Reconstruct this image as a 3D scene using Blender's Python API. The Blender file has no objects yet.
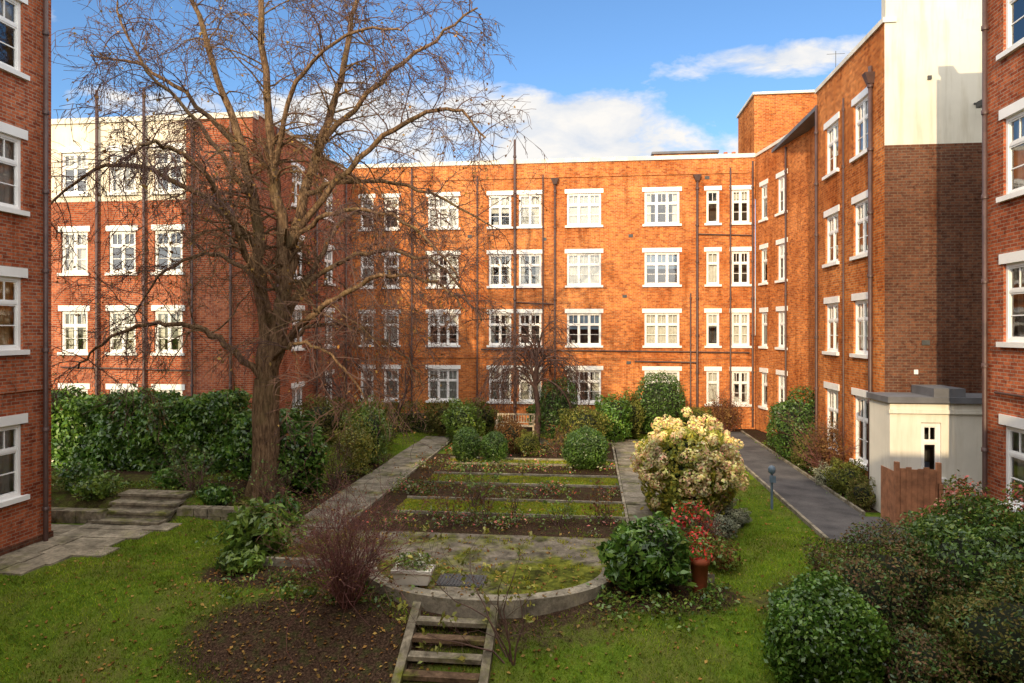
import bpy, math, random
import numpy as np
from mathutils import Vector
random.seed(7); rng=np.random.default_rng(7)
R=math.radians
# ------------------------------------------------------------------ helpers
def smooth(t):
    t=np.clip(t,0,1); return t*t*(3-2*t)
def ground_z(x,y):
    x=np.asarray(x,float); y=np.asarray(y,float)
    z=-0.12-0.78*smooth((12.3-y)/2.6)
    z=z+0.42*smooth((y-15.9)/0.9)*smooth((-9.3-x)/1.0)
    z=z+0.03*np.sin(x*1.3+y*.7)*np.sin(y*.9-x*.4)*(y<40)*(x<5.2)
    bed=(x>-5.9)&(x<0.95)&(y>15.6)&(y<28.5)
    z=np.where(bed,-0.03+0.015*np.sin(x*5)*np.sin(y*7),z)
    return z
def gz(x,y): return float(ground_z(x,y))
def link(o,parent=None):
    bpy.context.scene.collection.objects.link(o)
    if parent: o.parent=parent
    return o
def empty(name,loc=(0,0,0)):
    o=bpy.data.objects.new(name,None); link(o); return o
class MB:
    def __init__(s): s.v=[];s.f=[];s.m=[];s.uv=[];s.mats=[];s.sm=[]
    def mat(s,m):
        if m not in s.mats: s.mats.append(m)
        return s.mats.index(m)
    def face(s,pts,m,uv=None,smooth=False):
        b=len(s.v); s.v+= [tuple(p) for p in pts]; s.f.append(list(range(b,b+len(pts))))
        s.m.append(s.mat(m)); s.uv+= uv if uv else [(p[0]+p[1],p[2]) for p in pts]; s.sm.append(smooth)
    def hexa(s,c,m):
        for q in ((3,2,1,0),(4,5,6,7),(0,1,5,4),(1,2,6,5),(2,3,7,6),(3,0,4,7)):
            P=[c[i] for i in q]
            if q in ((3,2,1,0),(4,5,6,7)): uv=[(p[0],p[1]) for p in P]
            else:
                a=Vector(P[0]);e=(Vector(P[1])-a); Ln=max(math.hypot(e.x,e.y),1e-4)
                base=P[0][0]*abs(e.x)/Ln+P[0][1]*abs(e.y)/Ln
                uv=[(base+ (( (p[0]-a.x)*e.x+(p[1]-a.y)*e.y)/Ln),p[2]) for p in P]
            s.face(P,m,uv)
    def box(s,x0,x1,y0,y1,z0,z1,m):
        s.hexa([(x0,y0,z0),(x1,y0,z0),(x1,y1,z0),(x0,y1,z0),(x0,y0,z1),(x1,y0,z1),(x1,y1,z1),(x0,y1,z1)],m)
    def tube(s,pts,rad,m,n=5,cap=False):
        mi=s.mat(m); rings=[]
        up=Vector((0.3,0.2,1)).normalized()
        N=len(pts)
        for i in range(N):
            a=Vector(pts[max(i-1,0)]);b=Vector(pts[min(i+1,N-1)]); d=(b-a)
            if d.length<1e-6: d=Vector((0,0,1))
            d.normalize(); u=d.cross(up)
            if u.length<.05: u=d.cross(Vector((1,0,0)))
            u.normalize(); w=d.cross(u); b0=len(s.v)
            for k in range(n):
                t=2*math.pi*k/n; o=u*math.cos(t)*rad[i]+w*math.sin(t)*rad[i]
                p=Vector(pts[i])+o; s.v.append((p.x,p.y,p.z))
            rings.append(b0)
        for i in range(N-1):
            for k in range(n):
                k2=(k+1)%n; s.f.append([rings[i]+k,rings[i]+k2,rings[i+1]+k2,rings[i+1]+k]); s.m.append(mi)
                s.uv+=[(0,0)]*4; s.sm.append(True)
        if cap:
            s.f.append([rings[-1]+k for k in range(n)]); s.m.append(mi); s.uv+=[(0,0)]*n; s.sm.append(False)
    def lathe(s,cx,cy,z,prof,m,n=20):
        b=len(s.v)
        for r,h in prof:
            for k in range(n):
                t=2*math.pi*k/n; s.v.append((cx+r*math.cos(t),cy+r*math.sin(t),z+h))
        mi=s.mat(m)
        for i in range(len(prof)-1):
            for k in range(n):
                k2=(k+1)%n; s.f.append([b+i*n+k,b+i*n+k2,b+(i+1)*n+k2,b+(i+1)*n+k]); s.m.append(mi); s.uv+=[(0,0)]*4; s.sm.append(True)
    def obj(s,name,parent=None,bevel=0):
        me=bpy.data.meshes.new(name); me.from_pydata(s.v,[],s.f)
        for m in s.mats: me.materials.append(m)
        me.polygons.foreach_set('material_index',s.m); me.polygons.foreach_set('use_smooth',s.sm)
        ul=me.uv_layers.new(name='UVMap'); ul.data.foreach_set('uv',np.array(s.uv,dtype=np.float32).ravel())
        me.update(); o=bpy.data.objects.new(name,me); link(o,parent)
        if bevel:
            b=o.modifiers.new('b','BEVEL'); b.width=bevel; b.segments=2
        return o
def poly_obj(name,V,mats,mi=None,parent=None):
    N,k,_=V.shape; me=bpy.data.meshes.new(name)
    me.vertices.add(N*k); me.vertices.foreach_set('co',V.reshape(-1).astype(np.float32))
    me.loops.add(N*k); me.loops.foreach_set('vertex_index',np.arange(N*k,dtype=np.int32))
    me.polygons.add(N); me.polygons.foreach_set('loop_start',np.arange(0,N*k,k,dtype=np.int32))
    me.polygons.foreach_set('loop_total',np.full(N,k,dtype=np.int32))
    for m in mats: me.materials.append(m)
    if mi is not None: me.polygons.foreach_set('material_index',mi.astype(np.int32))
    me.update(calc_edges=True); me.validate(); o=bpy.data.objects.new(name,me); link(o,parent); return o
def unit(a): return a/np.maximum(np.linalg.norm(a,axis=-1,keepdims=True),1e-6)
def leaves(P,Nrm,size,aspect=.5,jit=.7,sizevar=.4):
    n=len(P); Nn=unit(Nrm+rng.normal(0,jit,(n,3))); T=unit(np.cross(Nn,rng.normal(0,1,(n,3)))); B=np.cross(Nn,T)
    s=size*(1+rng.uniform(-sizevar,sizevar,(n,1))); f=Nn*s*.12
    return np.stack([P-T*s*.5,P+B*s*aspect*.5+f,P+T*s*.5,P-B*s*aspect*.5+f],1)
# ------------------------------------------------------------------ materials
class NT:
    def __init__(s,nt): s.t=nt
    def n(s,typ,ins=None,**a):
        x=s.t.nodes.new(typ)
        for k,v in a.items(): setattr(x,k,v)
        for k,v in (ins or {}).items():
            if isinstance(v,bpy.types.NodeSocket): s.t.links.new(v,x.inputs[k])
            else: x.inputs[k].default_value=v
        return x
    def mix(s,f,a,b,mode='MIX'):
        x=s.t.nodes.new('ShaderNodeMix'); x.data_type='RGBA'; x.blend_type=mode
        for i,v in ((0,f),(6,a),(7,b)):
            if isinstance(v,bpy.types.NodeSocket): s.t.links.new(v,x.inputs[i])
            else: x.inputs[i].default_value=(*v,1) if (isinstance(v,tuple) and len(v)==3) else v
        return x.outputs[2]
    def math(s,op,a,b=0.,c=None,clamp=False):
        x=s.t.nodes.new('ShaderNodeMath'); x.operation=op; x.use_clamp=clamp
        for i,v in enumerate((a,b,c)):
            if v is None: continue
            if isinstance(v,bpy.types.NodeSocket): s.t.links.new(v,x.inputs[i])
            else: x.inputs[i].default_value=v
        return x.outputs[0]
    def ramp(s,f,stops):
        x=s.t.nodes.new('ShaderNodeValToRGB'); e=x.color_ramp.elements
        while len(e)<len(stops): e.new(.5)
        for i,(p,c) in enumerate(stops):
            e[i].position=p; e[i].color=(*c,1) if len(c)==3 else c
        s.t.links.new(f,x.inputs[0]); return x.outputs[0]
    def noise(s,vec,scale,detail=3,rough=.55,dist=0):
        x=s.n('ShaderNodeTexNoise',{'Scale':scale,'Detail':detail,'Roughness':rough,'Distortion':dist})
        if vec is not None: s.t.links.new(vec,x.inputs['Vector'])
        return x.outputs['Fac']
def newmat(name,diffuse=False):
    m=bpy.data.materials.new(name); m.use_nodes=True; t=NT(m.node_tree)
    b=m.node_tree.nodes['Principled BSDF']
    if diffuse:
        m.node_tree.nodes.remove(b); b=t.n('ShaderNodeBsdfDiffuse'); t.t.links.new(b.outputs[0],m.node_tree.nodes['Material Output'].inputs[0])
    return m,t,b
def L(t,a,b): t.t.links.new(a,b)
def bump(t,b,h,st=.4,dist=.02):
    x=t.n('ShaderNodeBump',{'Strength':st,'Distance':dist,'Height':h}); L(t,x.outputs[0],b.inputs['Normal'])
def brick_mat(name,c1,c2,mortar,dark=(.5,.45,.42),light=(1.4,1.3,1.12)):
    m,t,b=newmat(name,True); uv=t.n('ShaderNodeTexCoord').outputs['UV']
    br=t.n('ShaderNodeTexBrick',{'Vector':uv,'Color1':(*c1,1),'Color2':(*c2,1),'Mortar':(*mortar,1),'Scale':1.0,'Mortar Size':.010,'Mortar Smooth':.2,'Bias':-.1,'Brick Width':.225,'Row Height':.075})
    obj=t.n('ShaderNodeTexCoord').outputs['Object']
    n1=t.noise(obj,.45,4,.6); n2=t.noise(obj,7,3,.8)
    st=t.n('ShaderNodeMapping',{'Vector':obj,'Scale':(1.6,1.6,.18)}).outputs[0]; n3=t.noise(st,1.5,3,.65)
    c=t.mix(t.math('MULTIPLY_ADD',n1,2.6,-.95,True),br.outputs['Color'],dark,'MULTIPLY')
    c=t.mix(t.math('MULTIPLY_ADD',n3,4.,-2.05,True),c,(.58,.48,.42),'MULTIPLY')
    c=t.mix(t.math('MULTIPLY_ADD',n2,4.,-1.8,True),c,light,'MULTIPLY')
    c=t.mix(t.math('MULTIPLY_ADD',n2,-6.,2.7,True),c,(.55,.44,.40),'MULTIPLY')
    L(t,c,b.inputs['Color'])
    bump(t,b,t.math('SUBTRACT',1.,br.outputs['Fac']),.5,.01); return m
def plain(name,c,rough=.7,nscale=3.,var=.25,metal=0,bmp=0):
    m,t,b=newmat(name); obj=t.n('ShaderNodeTexCoord').outputs['Object']; n=t.noise(obj,nscale,3,.6)
    d=tuple(v*(1-var) for v in c); u=tuple(min(v*(1+var),.95) for v in c)
    L(t,t.ramp(n,[(.3,d),(.7,u)]),b.inputs['Base Color']); b.inputs['Roughness'].default_value=rough; b.inputs['Metallic'].default_value=metal
    if bmp: bump(t,b,t.noise(obj,nscale*10,3),bmp,.02)
    return m
def leaf_mat(name,cols,rough=.45,clump=1.6,trans=.25,gain=1.12):
    df=rough>=.6; cols=[tuple(min(v*gain,.8) for v in c) for c in cols]
    m,t,b=newmat(name,df); g=t.n('ShaderNodeNewGeometry').outputs['Random Per Island']; obj=t.n('ShaderNodeTexCoord').outputs['Object']
    k=len(cols); c=t.ramp(g,[(i/max(k-1,1),cc) for i,cc in enumerate(cols)])
    n=t.noise(obj,clump,2,.6); c=t.mix(1.,c,t.ramp(n,[(.35,(.6,.6,.62)),(.65,(1.4,1.35,1.15))]),'MULTIPLY')
    if df: L(t,c,b.inputs['Color'])
    else: L(t,c,b.inputs['Base Color']); b.inputs['Roughness'].default_value=rough
    tr=t.n('ShaderNodeBsdfTranslucent'); L(t,c,tr.inputs['Color']); mx=t.n('ShaderNodeMixShader',{'Fac':trans})
    L(t,b.outputs[0],mx.inputs[1]); L(t,tr.outputs[0],mx.inputs[2]); L(t,mx.outputs[0],m.node_tree.nodes['Material Output'].inputs[0]); return m
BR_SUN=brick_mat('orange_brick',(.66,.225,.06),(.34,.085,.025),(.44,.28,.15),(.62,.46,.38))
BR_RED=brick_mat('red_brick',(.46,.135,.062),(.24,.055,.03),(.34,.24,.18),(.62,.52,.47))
BR_DARK=brick_mat('dark_brick',(.15,.065,.04),(.085,.038,.027),(.14,.10,.075),(.65,.6,.58))  # much darker brown than the other two bricks
WHITE=plain('white_paint',(.80,.79,.76),.5,2.,.06)
def stained(name,c):
    m,t,b=newmat(name,True); obj=t.n('ShaderNodeTexCoord').outputs['Object']; st=t.n('ShaderNodeMapping',{'Vector':obj,'Scale':(2.5,2.5,.25)}).outputs[0]
    n1=t.noise(obj,.8,4,.6); n2=t.noise(st,1.5,4,.65)
    k=t.ramp(n1,[(.3,tuple(v*.84 for v in c)),(.7,c)]); k=t.mix(t.math('MULTIPLY_ADD',n2,3.,-1.45,True),k,(.72,.68,.60),'MULTIPLY'); L(t,k,b.inputs['Color']); return m
CREAM=stained('cream_render',(.78,.70,.56)); WREND=stained('white_render',(.68,.64,.55)); PREND=stained('porch_render',(.78,.74,.64))
COPE=plain('stone_coping',(.62,.58,.5),.8,2.,.2)
PIPE=plain('cast_iron_pipe',(.07,.035,.028),.5,4,.3)
ROOF=plain('lead_roof',(.12,.12,.13),.7,2,.2)
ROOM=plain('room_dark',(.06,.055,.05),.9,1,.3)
CURT=plain('net_curtain',(.75,.72,.66),.9,6,.12)
CURT2=plain('drape',(.45,.33,.22),.9,6,.2)
CURT3=plain('warm_curtain',(.85,.5,.2),.9,3,.2)
BLUE=plain('blue_blind',(.2,.3,.45),.9,3,.2)
m,t,b=newmat('window_glass'); GLASS=m
fr=t.n('ShaderNodeFresnel',{'IOR':1.6}); tp=t.n('ShaderNodeBsdfTransparent',{'Color':(.9,.93,.93,1)}); gl=t.n('ShaderNodeBsdfGlossy',{'Roughness':.03})
nn=t.noise(t.n('ShaderNodeTexCoord').outputs['Object'],1.2,2); bp=t.n('ShaderNodeBump',{'Strength':.15,'Distance':.02,'Height':nn}); L(t,bp.outputs[0],gl.inputs['Normal'])
mx=t.n('ShaderNodeMixShader',{'Fac':t.math('MULTIPLY_ADD',fr.outputs[0],1.4,.07,True)}); L(t,tp.outputs[0],mx.inputs[1]); L(t,gl.outputs[0],mx.inputs[2]); L(t,mx.outputs[0],m.node_tree.nodes['Material Output'].inputs[0])
def concrete(name,c,moss=.5,scale=1.,spot=None):
    m,t,b=newmat(name,True); obj=t.n('ShaderNodeTexCoord').outputs['Object']
    n1=t.noise(obj,.9*scale,5,.65); n2=t.noise(obj,14,4,.7); n3=t.noise(obj,2.4*scale,4,.6,.6)
    col=t.ramp(n3,[(.3,tuple(v*.42 for v in c)),(.5,tuple(v*.8 for v in c)),(.72,tuple(v*1.3 for v in c))])
    f=t.math('MULTIPLY_ADD',n1,5.,-3.+moss)
    if spot:
        for (sx,sy,sr,am) in spot:
            d=t.n('ShaderNodeVectorMath',{0:obj,1:(sx,sy,0)},operation='DISTANCE').outputs['Value']
            f=t.math('ADD',f,t.math('MULTIPLY',t.math('MULTIPLY_ADD',d,-1./sr,1.,True),am))
    f=t.math('ADD',f,t.math('MULTIPLY_ADD',n2,1.2,-.6),None,True)
    col=t.mix(f,col,t.ramp(n3,[(.35,(.035,.035,.012)),(.5,(.09,.10,.018)),(.65,(.18,.18,.03))]))
    col=t.mix(.6,col,t.ramp(n2,[(.3,(.4,.4,.4)),(.7,(1.35,1.35,1.35))]),'MULTIPLY')
    L(t,col,b.inputs['Color']); bump(t,b,n2,.6,.025); return m
CONC=concrete('weathered_concrete',(.25,.22,.17),.5)
TCON=concrete('mossy_terrace_concrete',(.22,.185,.14),.75,1.3,[(-.6,12.75,1.6,2.8),(-3.4,13.2,1.3,1.4),(-5.8,14.2,1.3,1.)])
EDGE=concrete('edging_concrete',(.32,.28,.21),.2)
SLAB=concrete('paving_stone',(.32,.275,.20),.2)
TERR=plain('terracotta',(.42,.10,.045),.75,8,.2)
WOOD=concrete('weathered_timber',(.17,.11,.07),.4,2)
STEPM=concrete('step_stone',(.27,.23,.165),.55,2)
METAL=plain('dark_iron',(.05,.05,.05),.6,5,.3)
m,t,b=newmat('asphalt',True); ASPH=m; obj=t.n('ShaderNodeTexCoord').outputs['Object']
c=t.ramp(t.noise(obj,1.2,4,.6),[(.3,(.065,.061,.062)),(.7,(.13,.122,.118))]); c=t.mix(.6,c,t.ramp(t.noise(obj,60,2,.7),[(.3,(.6,.6,.6)),(.7,(1.4,1.4,1.4))]),'MULTIPLY')
L(t,c,b.inputs['Color'])
m,t,b=newmat('bark',True); BARK=m; obj=t.n('ShaderNodeTexCoord').outputs['Object']
mp=t.n('ShaderNodeMapping',{'Vector':obj,'Scale':(9,9,2.)}).outputs[0]; n=t.noise(mp,1.6,5,.7,.4); n2=t.noise(obj,1.3,3)
c=t.ramp(n,[(.32,(.045,.028,.018)),(.5,(.17,.105,.06)),(.7,(.34,.22,.125))]); c=t.mix(t.math('MULTIPLY_ADD',n2,3,-1.6,True),c,(.15,.115,.05),'MIX')
L(t,c,b.inputs['Color']); bump(t,b,n,1.,.07)
TWIG=plain('twig_bark',(.10,.052,.038),.85,3,.3)
REDTWIG=plain('red_twig',(.15,.055,.045),.8,3,.4)
m,t,b=newmat('ground_grass_soil',True); GROUND=m; obj=t.n('ShaderNodeTexCoord').outputs['Object']
at=t.n('ShaderNodeAttribute',attribute_name='soil').outputs['Fac']; n1=t.noise(obj,.8,4,.6); n2=t.noise(obj,5,4,.7); n3=t.noise(obj,28,3,.7)
gr=t.ramp(n2,[(.3,(.045,.075,.01)),(.5,(.09,.145,.015)),(.7,(.14,.185,.025))]); gr=t.mix(t.math('MULTIPLY_ADD',n1,3.5,-1.6,True),gr,(.14,.125,.04))
so=t.ramp(n3,[(.3,(.02,.013,.009)),(.55,(.06,.036,.024)),(.75,(.13,.08,.05))]); so=t.mix(t.math('MULTIPLY_ADD',n2,3,-1.5,True),so,(.055,.07,.02))
f=t.math('ADD',at,t.math('MULTIPLY_ADD',n2,1.3,-.62)); f=t.math('MULTIPLY_ADD',f,3.,-.9,True)
c=t.mix(f,gr,so); c=t.mix(.5,c,t.ramp(n3,[(.3,(.5,.5,.5)),(.7,(1.4,1.4,1.4))]),'MULTIPLY')
L(t,c,b.inputs['Color']); bump(t,b,n3,.8,.04)
GRASS=leaf_mat('grass_blade',[(.08,.14,.01),(.15,.24,.015),(.22,.31,.025),(.26,.25,.055)],.6,.9,.3)
MOSS=leaf_mat('moss_blade',[(.17,.19,.015),(.27,.28,.025),(.34,.32,.05)],.7,1.5,.3)
LAUREL=leaf_mat('laurel_leaf',[(.03,.08,.012),(.06,.14,.02),(.10,.20,.03),(.15,.24,.045)],.28)
LAURELY=leaf_mat('bright_laurel_leaf',[(.06,.12,.02),(.12,.20,.03),(.20,.27,.05)],.35)
BOXL=leaf_mat('box_leaf',[(.03,.075,.015),(.06,.125,.02),(.10,.18,.035)],.4,2.2)
FINE=leaf_mat('fine_leaf',[(.06,.07,.02),(.11,.12,.035),(.16,.15,.05),(.15,.10,.05)],.6,2.)
PURP=leaf_mat('bronze_leaf',[(.09,.06,.04),(.14,.12,.05),(.18,.10,.075),(.13,.15,.05)],.6,2.)
YELG=leaf_mat('yellow_green_leaf',[(.12,.15,.02),(.22,.22,.035),(.30,.26,.06),(.10,.14,.02)],.5,2.)
DULL=leaf_mat('dull_leaf',[(.07,.09,.02),(.12,.14,.035),(.17,.16,.05)],.6,1.6)
RUST=leaf_mat('rust_leaf',[(.10,.05,.025),(.18,.09,.04),(.22,.14,.06)],.6,1.6)
GREYL=leaf_mat('grey_leaf',[(.15,.17,.12),(.25,.27,.2),(.34,.35,.28)],.6,2.)
LITTER=leaf_mat('fallen_leaf',[(.12,.05,.02),(.24,.12,.04),(.36,.24,.08),(.09,.045,.02)],.7,1.)
HYD=leaf_mat('hydrangea_petal',[(.68,.66,.26),(.74,.62,.32),(.74,.42,.30),(.52,.60,.18),(.80,.72,.46),(.70,.30,.26)],.6,2.2)
HYDL=leaf_mat('hydrangea_leaf',[(.14,.20,.03),(.30,.32,.05),(.46,.38,.06)],.5,3.)
REDF=leaf_mat('red_flower',[(.6,.02,.02),(.7,.06,.04),(.5,.02,.05)],.5,3.)
PINKF=leaf_mat('pink_flower',[(.6,.14,.14),(.6,.12,.08),(.65,.38,.32)],.5,3.)
WHITEF=leaf_mat('white_flower',[(.7,.7,.65),(.6,.62,.5)],.5,3.)
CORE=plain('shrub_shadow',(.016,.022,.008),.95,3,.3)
# ------------------------------------------------------------------ buildings
def facade(mb,win,ox,oy,dx,dy,Ln,z0,z1,ops,wall,zone=None,glass=True,lintel=True):
    nx,ny=dy,-dx
    def P(s,d,z): return (ox+dx*s-nx*d, oy+dy*s-ny*d, z)
    def bx(s0,s1,d0,d1,za,zb,m,b=win):
        b.hexa([P(s0,d0,za),P(s1,d0,za),P(s1,d1,za),P(s0,d1,za),P(s0,d0,zb),P(s1,d0,zb),P(s1,d1,zb),P(s0,d1,zb)],m)
    S={0.,Ln};Z={z0,z1}
    for o in ops: S|={o[0],o[1]};Z|={o[2],o[3]}
    if zone: S|={zone[0],zone[1]};Z|={zone[2]}
    S=sorted(S);Z=sorted(Z)
    for i in range(len(S)-1):
        for j in range(len(Z)-1):
            s=(S[i]+S[i+1])/2; z=(Z[j]+Z[j+1])/2
            if any(o[0]<s<o[1] and o[2]<z<o[3] for o in ops): continue
            mm=wall
            if zone and zone[0]<s<zone[1] and z>zone[2]: mm=zone[3]
            a,b_,c_,d_=S[i],S[i+1],Z[j],Z[j+1]
            mb.face([P(a,0,c_),P(b_,0,c_),P(b_,0,d_),P(a,0,d_)],mm,[(a,c_),(b_,c_),(b_,d_),(a,d_)])
    for o in ops:
        s0,s1,a,b_=o[:4]; style=o[4] if len(o)>4 else None
        D=.16
        for q in ([P(s0,0,a),P(s0,D,a),P(s0,D,b_),P(s0,0,b_)],[P(s1,D,a),P(s1,0,a),P(s1,0,b_),P(s1,D,b_)],[P(s0,0,a),P(s1,0,a),P(s1,D,a),P(s0,D,a)],[P(s0,D,b_),P(s1,D,b_),P(s1,0,b_),P(s0,0,b_)]):
            mb.face(q,wall,[(0,0),(.16,0),(.16,b_-a),(0,b_-a)])
        w=s1-s0;h=b_-a
        if lintel: bx(s0-.11,s1+.11,-.03,.14,b_-.02,b_+.19,WHITE); 
        bx(s0-.10,s1+.10,-.09,.15,a-.09,a+.015,WHITE)
        f=.075; bx(s0+.003,s0+f,.05,.14,a+.015,b_-.02,WHITE); bx(s1-f,s1-.003,.05,.14,a+.015,b_-.02,WHITE)
        bx(s0+f,s1-f,.052,.138,b_-.02-f,b_-.021,WHITE); bx(s0+f,s1-f,.052,.138,a+.016,a+.016+f,WHITE)
        n=3 if w>1.5 else (2 if w>.8 else 1)
        lw=(w-2*f)/n; tz=a+h*.64
        for k in range(1,n):
            sc=s0+f+lw*k; bx(sc-.03,sc+.03,.056,.134,a+.016+f,b_-.021-f,WHITE)
        for k in range(n):
            l0=s0+f+lw*k+(.03 if k else 0); l1=s0+f+lw*(k+1)-(.03 if k<n-1 else 0)
            bx(l0,l1,.06,.13,tz-.03,tz+.03,WHITE)
            lo=a+.016+f; hi=b_-.021-f; e=.035
            for (za,zb) in ((lo,tz-.03),(tz+.03,hi)):
                bx(l0,l0+e,.07,.12,za,zb,WHITE);bx(l1-e,l1,.07,.12,za,zb,WHITE);bx(l0+e,l1-e,.072,.118,za,za+e,WHITE);bx(l0+e,l1-e,.072,.118,zb-e,zb,WHITE)
            mid=(l0+l1)/2
            bx(mid-.012,mid+.012,.08,.11,tz+.03+e,hi-e,WHITE)
            if n>1 and style!='plain': 
                zz=(lo+tz-.03)/2; bx(l0+e,l1-e,.082,.112,zz-.012,zz+.012,WHITE)
        win.face([P(s0+.02,.10,a),P(s1-.02,.10,a),P(s1-.02,.10,b_),P(s0+.02,.10,b_)],GLASS)
        dr=random.uniform(.7,.8)
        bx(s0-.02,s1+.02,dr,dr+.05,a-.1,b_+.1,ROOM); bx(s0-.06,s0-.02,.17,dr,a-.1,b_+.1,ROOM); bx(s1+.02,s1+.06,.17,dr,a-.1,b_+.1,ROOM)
        def drape(q0,q1,za,zb,mm):
            k=max(2,int((q1-q0)/.07)); st=(q1-q0)/k
            for i in range(k):
                d0=.2+(.03 if i%2 else 0); d1=.2+(0 if i%2 else .03)
                win.face([P(q0+st*i,d0,za),P(q0+st*(i+1),d1,za),P(q0+st*(i+1),d1,zb),P(q0+st*i,d0,zb)],mm)
        c=random.random()
        if style=='warm': drape(s0,s1,a,b_,CURT3)
        elif style=='curt' or c<.34: drape(s0,s1,a,b_,CURT)
        elif c<.56:
            q=random.uniform(.18,.32)*w; drape(s0,s0+q,a,b_,CURT); drape(s1-q,s1,a,b_,CURT)
        elif c<.76: bx(s0,s1,.2,.22,b_-h*random.uniform(.25,.6),b_,CURT)
        elif c<.84:
            q=.22*w; drape(s0,s0+q,a,b_,CURT2); drape(s1-q,s1,a,b_,CURT2)
        elif c<.88: bx(s0,s1,.2,.22,b_-h*.5,b_,BLUE)
        if random.random()<.35: bx(s0+.2,s0+.2+random.uniform(.1,.3),.25,.35,a,a+random.uniform(.2,.4),random.choice([CURT,CURT2,BLUE,WHITE]))
rows=[1.95,4.8,7.8,10.8]
def ops_at(cs,rws=rows,h=1.65):
    out=[]
    for c in cs:
        sc,w=c[0],c[1]
        for z in rws: out.append((sc-w/2,sc+w/2,z-h/2-.06,z+h/2-.06)+tuple(c[2:]))
    return out
TOP=13.1
def pipe(mb,x,y,z0,z1,r=.055,hop=None,m=PIPE):
    mb.tube([(x,y,z0),(x,y,z1)],[r,r],m,8,True)
    z=z0+.8
    while z<z1-.2: mb.tube([(x,y,z),(x,y,z+.09)],[r*1.4]*2,m,8,True); z+=1.8
    if hop: mb.hexa([(x-.08,y-.08,hop-.3),(x+.08,y-.08,hop-.3),(x+.08,y+.08,hop-.3),(x-.08,y+.08,hop-.3),(x-.2,y-.15,hop),(x+.2,y-.15,hop),(x+.2,y+.1,hop),(x-.2,y+.1,hop)],m)
def building(fac_list,roofs,name='brick_apartment_building',extra=None):
    e=empty(name); mb=MB();w=MB();
    for F in fac_list: facade(mb,w,*F[0],**F[1])
    for (x0,x1,y0,y1,z,m) in roofs: mb.box(x0,x1,y0,y1,z-.15,z,m)
    tr=MB()
    if extra: extra(tr,mb)
    mb.obj('walls',e)
    if w.v: w.obj('windows',e)
    if tr.v: tr.obj('trim_and_pipes',e)
    return e
YB=34.35
def bx_extra(t,mb):
    t.box(-12.3,7.98,YB-.06,YB+.35,TOP,TOP+.2,COPE)
    t.box(-12.3,7.98,YB-.04,YB-.002,3.28,3.36,BR_SUN); t.box(-12.3,7.98,YB-.05,YB-.002,12.35,12.43,BR_SUN)
    pipe(t,-1.75,YB-.1,0,12.3,.05,12.3); pipe(t,5.22,YB-.1,0,12.3,.06,12.3); pipe(t,-3.77,YB-.12,0,14.3,.065)
    pipe(t,-9.1,YB-.1,0,13.0,.05); pipe(t,6.8,YB-.1,0,12.6,.04); pipe(t,-2.35,YB-.09,0,12.5,.035); pipe(t,4.9,YB-.09,0,6.5,.035); pipe(t,-5.7,YB-.09,0,12.5,.04);pipe(t,7.85,YB-.09,0,12.9,.05)
    t.tube([(-5.5,YB-.08,3.72),(7.7,YB-.08,3.6)],[.035]*2,PIPE,6); t.tube([(-3.8,YB-.07,6.1),(-1.8,YB-.07,6.0)],[.03]*2,PIPE,6)
    t.tube([(2.2,YB-.07,3.15),(5.2,YB-.07,3.1)],[.04]*2,PIPE,6); t.tube([(5.3,YB-.07,9.4),(7.8,YB-.07,9.3)],[.03]*2,PIPE,6)
    t.box(3.3,6.5,36.2,38,TOP,TOP+.75,BR_SUN); t.box(3.2,6.6,36.1,38.1,TOP+.75,TOP+.87,ROOF)
    t.box(8.05,11.2,YB+.5,38.5,TOP-1,16.3,BR_SUN); t.box(7.97,11.3,YB+.4,38.6,16.3,16.42,COPE)
    for cx in (-6.5,1.5): t.box(cx,cx+1.3,38,38.6,TOP,TOP+.35,BR_SUN)
    for cx in (6.9,7.3): t.tube([(cx,36,TOP),(cx,36,TOP+.7)],[.1,.1],TERR,10,True)
    for (x,z) in ((-6.2,9.4),(1.9,9.3),(1.6,6.3),(-8.7,6.4),(5.6,12.1),(-2.4,9.2),(1.8,3.0)): t.box(x,x+.22,YB-.02,YB-.003,z,z+.15,METAL)
building([((-12.3,YB,1,0,20.28,-.4,TOP,ops_at([(12.3-11.5,.7),(12.3-10.2,.8),(12.3-7.48,1.6),(12.3-4.54,1.15),(12.3-3.01,1.15),(12.3-.3,1.7),(12.3+3.53,1.7),(12.3+5.98,.62),(12.3+7.3,.85)]),BR_SUN),{})],
  [(-12.3,14,YB+.35,44,TOP-.1,ROOF)],extra=bx_extra)
YL=23.8
def lm_extra(t,mb):
    t.box(-32,-12.25,YL-.06,YL+.35,12.5,12.7,COPE); t.box(-12.6,-12.24,YL+.36,YB-.08,12.7,12.86,COPE)
    for x in (-18.4,-16.5): pipe(t,x,YL-.11,0,13.7,.055)
    pipe(t,-14.6,YL-.1,0,12.5,.045,12.4); pipe(t,-20.9,YL-.1,0,12.5,.05); pipe(t,-13.1,YL-.09,0,12.4,.045)
    for y in (25.6,29.5,33.2): pipe(t,-12.2,y,0,12.6,.05)
    t.tube([(-19.9,YL-.07,3.3),(-14.6,YL-.07,3.2)],[.03]*2,PIPE,6)
    mb.face([(-32,44,-1),(-32,YL,-1),(-32,YL,12.5),(-32,44,12.5)],BR_RED)
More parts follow.
